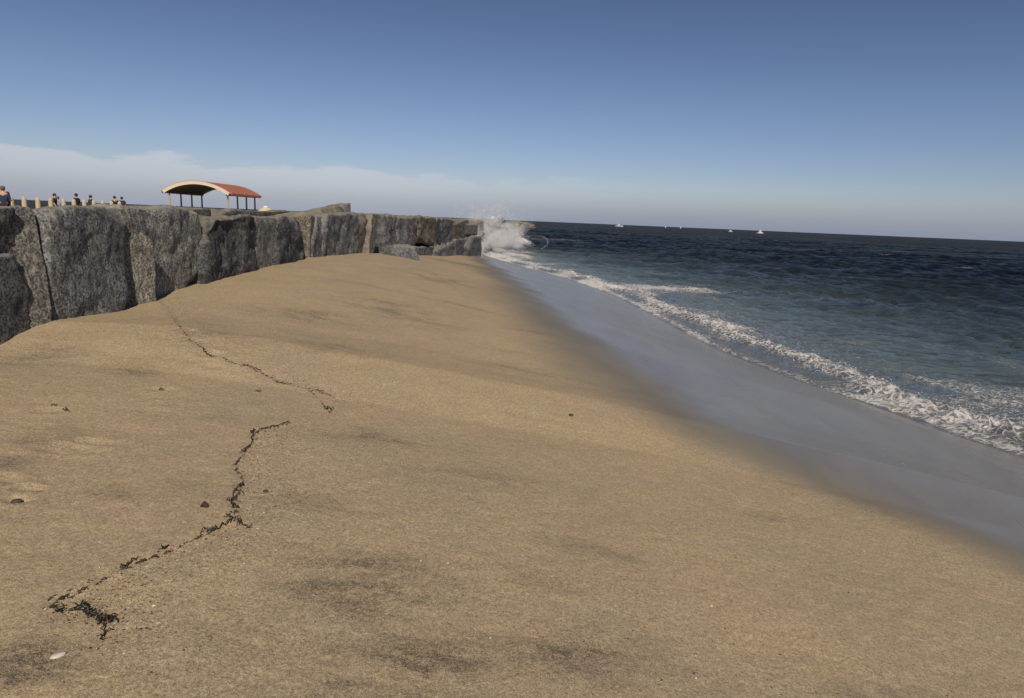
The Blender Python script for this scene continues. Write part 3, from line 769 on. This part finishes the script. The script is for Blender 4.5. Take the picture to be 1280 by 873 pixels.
def scatter(name, Pxy, smin, smax, mat, label, cat, flat=.6):
    base = np.array([[1, 0, 0], [-1, 0, 0], [0, 1, 0], [0, -1, 0], [0, 0, 1], [0, 0, -1]], float)
    fc = np.array([[0, 2, 4], [2, 1, 4], [1, 3, 4], [3, 0, 4], [2, 0, 5], [1, 2, 5], [3, 1, 5], [0, 3, 5]])
    Vv = []; Ff = []
    for i, (x, y_) in enumerate(Pxy):
        s = random.uniform(smin, smax) * (1 + .6 * (random.random() ** 3)); a = random.uniform(0, 6.28); z = sand_h(x, y_) + s * flat * .3
        e = random.uniform(.5, 1.8)
        for bx, by, bz in base:
            k_ = random.uniform(.7, 1.2)
            X_, Y_ = bx * s * e * k_, by * s * k_
            Vv.append((x + X_ * math.cos(a) - Y_ * math.sin(a), y_ + X_ * math.sin(a) + Y_ * math.cos(a), z + bz * s * flat * k_))
        Ff.append(fc + i * 6)
    me = mesh_np(name, np.array(Vv), np.concatenate(Ff))
    return tag(link(name, me, mat), label, cat, kind='stuff')
pp = []
for arr, n_ in ((W_A, 4200), (W_B, 5200), (W_C, 500)):
    for _ in range(n_):
        q = arr[random.randrange(len(arr))]; dcl = perlin(np.array([q[0] * 4.0]), np.array([q[1] * 4.0]))[0]
        if random.random() < .75 + 1.0 * dcl:
            pp.append((q[0] + random.gauss(0, .006), q[1] + random.gauss(0, .008)))
scatter('weed_crumbs', pp, .0015, .0048, M_CRUMB, 'thin dark line of seaweed crumbs marking the last high tide', 'seaweed crumbs', .5)
pp = []; pg = []
for _ in range(2600):
    q = WPTS[random.randrange(len(WPTS))]; pp.append((q[0] + abs(random.gauss(0, .22)), q[1] + random.gauss(0, .15)))
for _ in range(900):
    q = WPTS[random.randrange(len(WPTS))]; pg.append((q[0] + abs(random.gauss(0, .2)), q[1] + random.gauss(0, .12)))
scatter('shell_grit', pp, .0016, .0045, M_TAN, 'coarse tan shell grit on the seaward side of the wrack line', 'grit')
scatter('dark_grit', pg, .0018, .005, M_CRUMB, 'coarse dark grit on the seaward side of the wrack line', 'grit')
pd = []
while len(pd) < 330:
    px, py = random.uniform(640, 1275), random.uniform(640, 868)
    if random.random() < ((py - 600) / 270) * .9: q = hit(px, py); pd.append((q[0], q[1]))
while len(pd) < 520:
    px, py = random.uniform(0, 640), random.uniform(430, 860); q = hit(px, py); pd.append((q[0], q[1]))
scatter('dark_specks', pd, .002, .0052, M_PEB, 'small dark grains dotted over the smooth sand', 'grit', .5)

# ------------------------------------------------------------------ pavilion
M_TILE = None
m, t, b = new_mat('red_roof_tile'); c = coords(t)
wv_ = t.n('ShaderNodeTexWave', wave_type='BANDS', bands_direction='Y'); t.put(wv_.inputs['Vector'], c); wv_.inputs['Scale'].default_value = 1.7
t.put(b.inputs['Base Color'], t.mix(t.noise(c, 2.5, 5), (.36, .115, .065), (.52, .19, .11))); b.inputs['Roughness'].default_value = .8
t.put(b.inputs['Normal'], t.bump(wv_.outputs['Fac'], .8, .08)); M_TILE = m
M_CREAM = plain('cream_fascia', (.62, .52, .36), .8, .1, 3)
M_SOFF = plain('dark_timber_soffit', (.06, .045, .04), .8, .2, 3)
M_POST = plain('grey_column', (.16, .14, .13), .7, .15, 5)
M_POSTT = plain('tan_column', (.42, .31, .2), .7, .15, 5)
DP = 78.0
A = at_depth(205, 241, DP); B = at_depth(288, 240, DP); TP = at_depth(246, 227.5, DP)
PW = B[0] - A[0]; rise = TP[2] - (A[2] + B[2]) / 2; zev = (A[2] + B[2]) / 2
PL = 8.6; gz = H - 1.2
root = empty('pavilion', ((A[0] + B[0]) / 2, DP, gz)); tag(root, 'open pavilion with a curved red tiled roof on thin columns beyond the wall', 'pavilion')
h0 = zev - gz
def arch_pts(n=25, r=0.0):
    # circular arc through the eaves
    w = PW / 2; Rr = (w * w + rise * rise) / (2 * rise); out = []
    a0 = math.asin(w / Rr)
    for k_ in range(n):
        a = -a0 + 2 * a0 * k_ / (n - 1)
        out.append(((Rr + r) * math.sin(a), h0 + rise - Rr + (Rr + r) * math.cos(a)))
    return out
def arch_slab(y0, y1, r_lo, r_hi, n=25):
    bm = bmesh.new(); lo = arch_pts(n, r_lo); hi = arch_pts(n, r_hi)
    rings = []
    for (l, h_) in zip(lo, hi):
        rings.append([bm.verts.new((l[0], y0, l[1])), bm.verts.new((h_[0], y0, h_[1])), bm.verts.new((h_[0], y1, h_[1])), bm.verts.new((l[0], y1, l[1]))])
    for a_, b_ in zip(rings, rings[1:]):
        for k_ in range(4): bm.faces.new((a_[k_], b_[k_], b_[(k_ + 1) % 4], a_[(k_ + 1) % 4]))
    bm.faces.new(rings[0]); bm.faces.new(rings[-1][::-1])
    bmesh.ops.recalc_face_normals(bm, faces=bm.faces[:]); return bm
roof = bm_obj('roof', arch_slab(-.25, PL + .3, -.02, .12), M_TILE, root)
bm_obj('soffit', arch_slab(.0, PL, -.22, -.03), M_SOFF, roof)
bm_obj('fascia', arch_slab(-.35, -.25, -.28, .06), M_CREAM, root)
bm_obj('fascia', arch_slab(PL + .3, PL + .4, -.28, .06), M_CREAM, root)
for sx in (-1, 1):                                        # scalloped row of tile ends along each eave
    bm = bmesh.new(); prev = None
    for k_ in range(22 * 8 + 1):
        y_ = -.2 + k_ * (PL + .4) / (22 * 8); q_ = abs(math.sin(k_ * math.pi / 8)) ** .6
        x_ = sx * (PW / 2 - .02); rg = [bm.verts.new((x_, y_, h0 + .16)), bm.verts.new((x_ + sx * .26, y_, h0 + .07 * q_)), bm.verts.new((x_ + sx * .24, y_, h0 + .02 - .30 * q_)), bm.verts.new((x_, y_, h0 - .02))]
        if prev:
            for e_ in range(4): bm.faces.new((prev[e_], prev[(e_ + 1) % 4], rg[(e_ + 1) % 4], rg[e_]))
        else: bm.faces.new(rg[::-1])
        prev = rg
    bm.faces.new(prev); bmesh.ops.recalc_face_normals(bm, faces=bm.faces[:])
    bm_obj('eave_tiles', bm, M_TILE, roof)
for sx in (-1, 1):
    bm = bmesh.new(); box(bm, (sx * (PW / 2 - .45), PL / 2, h0 - .12), (.22, PL, .26)); bm_obj('beam', bm, M_SOFF, root)
    for k_ in range(4):
        bm = bmesh.new(); y_ = .3 + k_ * (PL - .6) / 3
        tube(bm, (sx * (PW / 2 - .45), y_, 0), (sx * (PW / 2 - .45), y_, h0 - .2), .11, .09, 12)
        box(bm, (sx * (PW / 2 - .45), y_, .2), (.5, .5, .4))
        bm_obj('column', bm, M_POSTT if k_ == 0 else M_POST, root, sm=False)

# ------------------------------------------------------------------ posts, people, boats, tent, gull
M_BOL = plain('tan_post', (.5, .38, .24), .8, .15, 10)
Xp = at_depth(14, 252, 38)[0]
post0 = None
for i, px in enumerate([14, 30, 47, 63, 79, 92, 105, 117, 128, 139, 149]):
    Yp = 38 * (640 - 14) / (640 - px); Xc = at_depth(px, 250, Yp)[0]
    if post0 is None:
        bm = bmesh.new(); tube(bm, (0, 0, 0), (0, 0, 1.25), .15, .12, 12); tube(bm, (0, 0, 1.25), (0, 0, 1.37), .12, .05, 12)
        post0 = bm_obj('post', bm, M_BOL, sm=False); o_ = post0
    else:
        o_ = post0.copy(); COL.objects.link(o_)
    o_.location = (Xc, Yp, gz)
    ordn = ['first', 'second', 'third', 'fourth', 'fifth', 'sixth', 'seventh', 'eighth', 'ninth', 'tenth', 'last'][i]
    tag(o_, f'{ordn} tan post from the left in the row above the wall', 'post', 'tan posts in a row above the left of the wall')

def skin_mesh(name, verts, edges, radii, sub=1):
    me = bpy.data.meshes.new(name); me.from_pydata(verts, edges, [])
    o_ = bpy.data.objects.new(name, me); COL.objects.link(o_)
    md = o_.modifiers.new('skin', 'SKIN'); md.use_smooth_shade = True
    for k_, v in enumerate(me.skin_vertices[0].data):
        v.radius = radii[k_] if isinstance(radii[k_], tuple) else (radii[k_], radii[k_]); v.use_root = (k_ == 0)
    sb = o_.modifiers.new('sub', 'SUBSURF'); sb.levels = sub; sb.render_levels = sub
    dg = bpy.context.evaluated_depsgraph_get(); ev = o_.evaluated_get(dg)
    out = bpy.data.meshes.new_from_object(ev); bpy.data.objects.remove(o_); bpy.data.meshes.remove(me)
    out.name = name; return out
M_SKIN = plain('skin', (.45, .27, .18), .6, .08, 10)
def person(loc, rz, shirt, trousers, hair, label, hgt=1.72, pose=0):
    k = hgt / 1.72
    r_ = empty('person', loc, rz); tag(r_, label, 'person')
    ar = .1 if pose == 0 else .35
    hx = [(0, 0, .93), (0, 0, 1.15), (0, 0, 1.40), (0, 0, 1.50), (0, .02, 1.58), (0, .02, 1.68),
          (.10, 0, .88), (.11, .03, .48), (.11, 0, .08), (.11, .14, .04), (-.10, 0, .88), (-.11, -.03, .48), (-.11, -.08, .08), (-.11, .06, .04),
          (.19, 0, 1.40), (.25, 0 - .02, 1.13), (.25, ar, .90 if pose == 0 else 1.1), (.25, ar + .08, .84 if pose == 0 else 1.14),
          (-.19, 0, 1.40), (-.25, -.02, 1.13), (-.24, .12, .90), (-.24, .16, .83)]
    hx = [tuple(c_ * k for c_ in v) for v in hx]
    ed = [(0, 1), (1, 2), (2, 3), (3, 4), (4, 5), (0, 6), (6, 7), (7, 8), (8, 9), (0, 10), (10, 11), (11, 12), (12, 13), (2, 14), (14, 15), (15, 16), (16, 17), (2, 18), (18, 19), (19, 20), (20, 21)]
    ra = [(.15, .1), (.14, .1), (.16, .1), .055, .085, .09, .085, .055, .04, .035, .085, .055, .04, .035, .06, .042, .033, .035, .06, .042, .033, .035]
    ra = [tuple(q * k for q in x) if isinstance(x, tuple) else x * k for x in ra]
    link('body', skin_mesh('body', hx, ed, ra), M_SKIN, r_)
    hx.append((0, 0, 1.47 * k)); ed.append((2, 22)); ra.append(.085 * k)
    si = [1, 0, 2, 14, 15, 18, 19, 22]; mp = {v: i for i, v in enumerate(si)}
    se = [(a_, b_) for a_, b_ in ed if a_ in mp and b_ in mp]
    link('shirt', skin_mesh('shirt', [hx[v] for v in si], [(mp[a_], mp[b_]) for a_, b_ in se], [(ra[v][0] + .025, ra[v][1] + .025) if isinstance(ra[v], tuple) else ra[v] + .028 for v in si]), shirt, r_)
    si = [0, 6, 7, 8, 10, 11, 12]; mp = {v: i for i, v in enumerate(si)}
    se = [(a_, b_) for a_, b_ in ed if a_ in mp and b_ in mp]
    link('trousers', skin_mesh('trousers', [hx[v] for v in si], [(mp[a_], mp[b_]) for a_, b_ in se], [(ra[v][0] + .02, ra[v][1] + .03) if isinstance(ra[v], tuple) else ra[v] + .02 for v in si]), trousers, r_)
    bm = bmesh.new(); bmesh.ops.create_uvsphere(bm, u_segments=14, v_segments=10, radius=.115 * k)
    for v in bm.verts:
        if v.co.z < -.02 * k and v.co.y > -.02: v.co.z = -.02 * k; 
        v.co = Vector((v.co.x * .95, v.co.y * 1.05 - .02 * k + .02 * k, v.co.z * 1.05 + 1.665 * k))
    bm_obj('hair', bm, hair, r_, sm=True)
    return r_
CB = plain('black_cloth', (.015, .015, .018), .9); CW = plain('white_cloth', (.7, .7, .72), .9); CN = plain('navy_cloth', (.02, .03, .06), .9)
CG = plain('grey_cloth', (.16, .16, .17), .9); CRD = plain('red_cloth', (.3, .06, .05), .9); HB = plain('dark_hair', (.02, .014, .01), .7); HT = plain('brown_hair', (.12, .07, .04), .7)
CBE = plain('pale_blue_cloth', (.35, .42, .55), .9)
def put(px, head_y, Y, *a, **kw):
    p = at_depth(px, head_y, Y); hg = min(1.95, max(1.45, p[2] - gz + .0))
    person((p[0], Y, p[2] - hg if abs(p[2] - hg - gz) > .01 else gz), *a, hgt=hg, **kw)
put(3, 234, 33, .5, CN, CB, HT, 'tall person in navy at the left edge of the picture', pose=1)
put(9, 241, 35, 2.0, CB, CG, HB, 'dark dressed person just right of the one at the left edge')
put(68, 243, 44, -1.2, CB, CB, HB, 'person in black next to someone in pale blue, left of the posts middle')
put(72, 246.5, 46, 1.2, CBE, CG, HT, 'person in pale blue beside the one in black')
put(95, 243, 47, 1.4, CB, CN, HB, 'tallest dark figure in the middle of the post row', pose=1)
put(113, 245, 50, -.5, CN, CB, HB, 'dark figure right of the tallest one in the post row')
put(143, 246, 55, 1.0, CB, CB, HB, 'left of the two dark figures near the end of the posts')
put(152, 247, 57, .6, CN, CB, HB, 'right of the two dark figures near the end of the posts')
def put_j(px, head_y, Y, *a, **kw):
    p = at_depth(px, head_y, Y); person((p[0], Y, p[2] - 1.72), *a, **kw)
put_j(616, 268.8, 130, 0, CW, CW, HT, 'person in white standing on the jetty inside the spray')
put_j(623.5, 271.5, 150, 0, CB, CN, HB, 'left of two dark dressed people on the jetty behind the spray')
put_j(628, 271.2, 152, 0, CB, CB, HB, 'right of two dark dressed people on the jetty behind the spray')

M_HULL = plain('white_boat_paint', (.62, .62, .62), .4, .04, 1); M_GLS = plain('boat_window', (.03, .04, .05), .2, .1, 1); M_HUL2 = plain('blue_boat_paint', (.05, .08, .16), .4, .05, 1)
def hull_bm(L, B_, D, bow=.35):
    bm = bmesh.new(); st = []
    for k_ in range(9):
        f = k_ / 8; x = -L / 2 + L * f; wd = B_ / 2 * (1 if f < .5 else math.cos((f - .5) / .5 * math.pi / 2) ** .8 + .02); sh = D * (1 + bow * f ** 2)
        st.append([bm.verts.new((x, -wd, sh)), bm.verts.new((x, -wd * .75, .0)), bm.verts.new((x, 0, -.35)), bm.verts.new((x, wd * .75, .0)), bm.verts.new((x, wd, sh))])
    for a_, b_ in zip(st, st[1:]):
        for k_ in range(4): bm.faces.new((a_[k_], a_[k_ + 1], b_[k_ + 1], b_[k_]))
        bm.faces.new((a_[4], a_[0], b_[0], b_[4]))
    bm.faces.new(st[0]); bm.faces.new(st[-1][::-1])
    bmesh.ops.recalc_face_normals(bm, faces=bm.faces[:]); return bm
def yacht(px, py, Y, L, rz, label, tall=1.0, mast=False):
    p = at_depth(px, py, Y); r_ = empty('motor_boat', (p[0], p[1], 0), rz); tag(r_, label, 'boat', 'boats out at sea')
    bm_obj('hull', hull_bm(L, L * .28, L * .1), M_HULL, r_)
    bm = bmesh.new(); box(bm, (-.02 * L, 0, L * (.1 + .07 * tall)), (L * .5, L * .2, L * .14 * tall))
    for v in bm.verts:
        if v.co.z > L * (.1 + .07 * tall): v.co.x = v.co.x * .8 - .03 * L; v.co.y *= .85
    cb = bm_obj('cabin', bm, M_HULL, r_)
    bm = bmesh.new(); box(bm, (-.03 * L, 0, L * (.1 + .08 * tall)), (L * .472, L * .202, L * .045)); bm_obj('window', bm, M_GLS, cb)
    bm = bmesh.new(); box(bm, (-.06 * L, 0, L * (.1 + .14 * tall + .05)), (L * .26, L * .15, L * .09)); bm_obj('flybridge', bm, M_HULL, r_)
    if mast:
        bm = bmesh.new(); tube(bm, (-.1 * L, 0, L * .2), (-.1 * L, 0, L * .48), .12, .08, 8); bm_obj('mast', bm, M_HULL, r_)
    return r_
def sea_depth_for(px, hgt=0): return None
yacht(913.5, 287, 1150, 9, .5, 'smaller left one of the two white motor boats on the horizon', 1.1)
yacht(950.5, 288, 1000, 11.5, .35, 'larger right one of the two white motor boats on the horizon', 1.6, True)
yacht(774, 281, 1500, 18, .1, 'long low white boat farthest left on the horizon', .6, True)
def sailboat(px, Y, L, label):
    p = at_depth(px, 283, Y); r_ = empty('sailing_boat', (p[0], p[1], 0), .6); tag(r_, label, 'boat', 'boats out at sea')
    bm_obj('hull', hull_bm(L, L * .28, L * .09), M_HULL, r_)
    bm = bmesh.new(); tube(bm, (.05 * L, 0, .3), (.05 * L, 0, L * 1.2), .1, .06, 8); bm_obj('mast', bm, M_HULL, r_)
    for nm, tri in (('mainsail', [(.03, .0, .2), (-.42, .05, .2), (.03, 0, 1.15)]), ('jib', [(.08, 0, .95), (.45, .04, .12), (.09, .04, .16)])):
        bm = bmesh.new(); f1 = [bm.verts.new((a_ * L, b_ * L + .03, c_ * L)) for a_, b_, c_ in tri]; f2 = [bm.verts.new((a_ * L, b_ * L - .03, c_ * L)) for a_, b_, c_ in tri]
        bm.faces.new(f1); bm.faces.new(f2[::-1])
        for k_ in range(3): bm.faces.new((f1[k_], f2[k_], f2[(k_ + 1) % 3], f1[(k_ + 1) % 3]))
        bm_obj(nm, bm, M_HULL, r_)
sailboat(832, 2300, 6, 'left of two tiny white sailing boats on the horizon')
sailboat(851, 2200, 6.5, 'right of two tiny white sailing boats on the horizon')

# yellow beach tent beyond the wall, a gull on the wall
M_YEL = plain('yellow_canvas', (.55, .49, .28), .8, .1, 3)
pt = at_depth(332, 262, 60); bm = bmesh.new(); bmesh.ops.create_uvsphere(bm, u_segments=24, v_segments=12, radius=1)
for v in bm.verts:
    z_ = max(v.co.z, 0); v.co = Vector((v.co.x * 1.0 * (1 + .12 * math.cos(6 * math.atan2(v.co.y, v.co.x))), v.co.y * .9, z_ * 1.42))
tr = empty('beach_tent', (pt[0], 60, gz + .0)); tag(tr, 'pale yellow beach tent showing just above the wall right of the pavilion', 'tent')
cn = bm_obj('canvas', bm, M_YEL, tr, sm=True); cn.scale = (1, 1, 1)
bm = bmesh.new(); bmesh.ops.create_uvsphere(bm, u_segments=12, v_segments=8, radius=.22)
for v in bm.verts: v.co.z = v.co.z * .5 + 1.43
bm_obj('vent_cap', bm, CW, tr, sm=True)
def gull(px, py, Y, rz, label):
    p = at_depth(px, py, Y); r_ = empty('gull', (p[0], p[1], p[2]), rz); tag(r_, label, 'bird', 'gulls on the wall')
    link('body', skin_mesh('body', [(0, 0, .17), (.13, 0, .2), (.2, 0, .3), (.24, 0, .34), (-.16, 0, .17), (-.3, 0, .16)], [(0, 1), (1, 2), (2, 3), (0, 4), (4, 5)], [.085, .07, .04, .045, .06, .02]), CW, r_)
    for s_ in (-1, 1):
        link('wing', skin_mesh('wing', [(.08, s_ * .085, .22), (-.12, s_ * .08, .21), (-.34, s_ * .03, .19)], [(0, 1), (1, 2)], [(.03, .05), (.025, .06), (.012, .02)]), CG, r_)
        bm = bmesh.new(); tube(bm, (0, s_ * .04, 0), (0, s_ * .04, .12), .008, .01, 6); bm_obj('leg', bm, M_YEL, r_)
    bm = bmesh.new(); tube(bm, (.27, 0, .34), (.35, 0, .325), .016, .004, 6); bm_obj('beak', bm, M_YEL, r_)

# ------------------------------------------------------------------ light and sky
SUN_EL = 40.0; SUN_AZ = math.atan2(.2, -1.0)            # behind the camera, slightly to the right
to_sun = Vector((math.sin(SUN_AZ) * math.cos(R(SUN_EL)), math.cos(SUN_AZ) * math.cos(R(SUN_EL)), math.sin(R(SUN_EL))))
L = bpy.data.lights.new('sun', 'SUN'); L.energy = 3.7; L.angle = R(.53); L.color = (1, .93, .82)
lo = bpy.data.objects.new('sun', L); COL.objects.link(lo); lo.rotation_euler = (-to_sun).to_track_quat('-Z', 'Y').to_euler(); lo.location = (0, -20, 60)

w = bpy.data.worlds.new('World'); SC.world = w; w.use_nodes = True
t = NT(w.node_tree); bg = w.node_tree.nodes['Background']
sky = t.n('ShaderNodeTexSky', sky_type='NISHITA'); sky.sun_disc = False
sky.sun_elevation = R(SUN_EL); sky.sun_rotation = SUN_AZ % (2 * math.pi); sky.altitude = 0; sky.air_density = 1.0; sky.dust_density = .35; sky.ozone_density = 3.5
d_ = t.n('ShaderNodeTexCoord').outputs['Generated']
sp_ = t.n('ShaderNodeSeparateXYZ', ins={'Vector': d_}).outputs
el = t.math('MULTIPLY', t.math('ARCSINE', sp_['Z']), 57.2958); azn = t.math('MULTIPLY', t.math('ARCTAN2', sp_['X'], sp_['Y']), 57.2958)
cv = t.n('ShaderNodeCombineXYZ', ins={'X': t.math('MULTIPLY', t.math('ADD', azn, -7.0), .12), 'Y': t.math('MULTIPLY', el, .55)}).outputs[0]
n1 = t.noise(cv, 1.0, 6, .55, .4); n2 = t.noise(cv, 3.2, 6, .6, .3)
edge_ = t.math('ADD', 3.5, t.math('MULTIPLY', t.math('SUBTRACT', n1, .5), 4.5))
edge_ = t.math('ADD', edge_, t.math('MULTIPLY', t.math('SUBTRACT', n2, .5), 1.0))
cm = t.ss(t.math('SUBTRACT', edge_, el), -.1, .5)
cm = t.math('MULTIPLY', cm, t.ss(azn, -16, 14, 1, .0))
cm = t.math('MULTIPLY', cm, t.ss(el, .8, 4.0, .35, 1))
skyc = t.mix(t.math('MULTIPLY', cm, .5), sky.outputs[0], (7.0, 7.2, 8.2))
tn = t.n('ShaderNodeMix', data_type='RGBA', blend_type='MULTIPLY'); tn.inputs[0].default_value = 1
t.put(tn.inputs[6], sky.outputs[0]); t.put(tn.inputs[7], t.mix(t.ss(el, 0, 25), (1.0, .96, 1.12), (.64, .60, .70)))
skyc = t.mix(t.math('MULTIPLY', t.ss(el, 3.4, -.3), .85), tn.outputs[2], (3.4, 4.1, 5.7))
skyc = t.mix(t.math('MULTIPLY', cm, .7), skyc, (8.4, 8.7, 9.6))
t.put(bg.inputs['Color'], skyc); bg.inputs['Strength'].default_value = .062

cam = bpy.data.cameras.new('camera'); co = bpy.data.objects.new('camera', cam); COL.objects.link(co)
cam.sensor_fit = 'HORIZONTAL'; cam.angle_x = 2 * math.atan(640 / F); cam.clip_start = .05; cam.clip_end = 60000
from mathutils import Matrix
mt = Matrix(((rt[0], up[0], -fw[0]), (rt[1], up[1], -fw[1]), (rt[2], up[2], -fw[2]))).to_4x4()
mt.translation = Vector(EYE.tolist()); co.matrix_world = mt
SC.camera = co
SC.view_settings.view_transform = 'Standard'; SC.view_settings.look = 'None'; SC.view_settings.exposure = 0.1; SC.view_settings.gamma = 1.0

SC.cycles.diffuse_bounces = 20; SC.cycles.max_bounces = 28; SC.cycles.transmission_bounces = 6
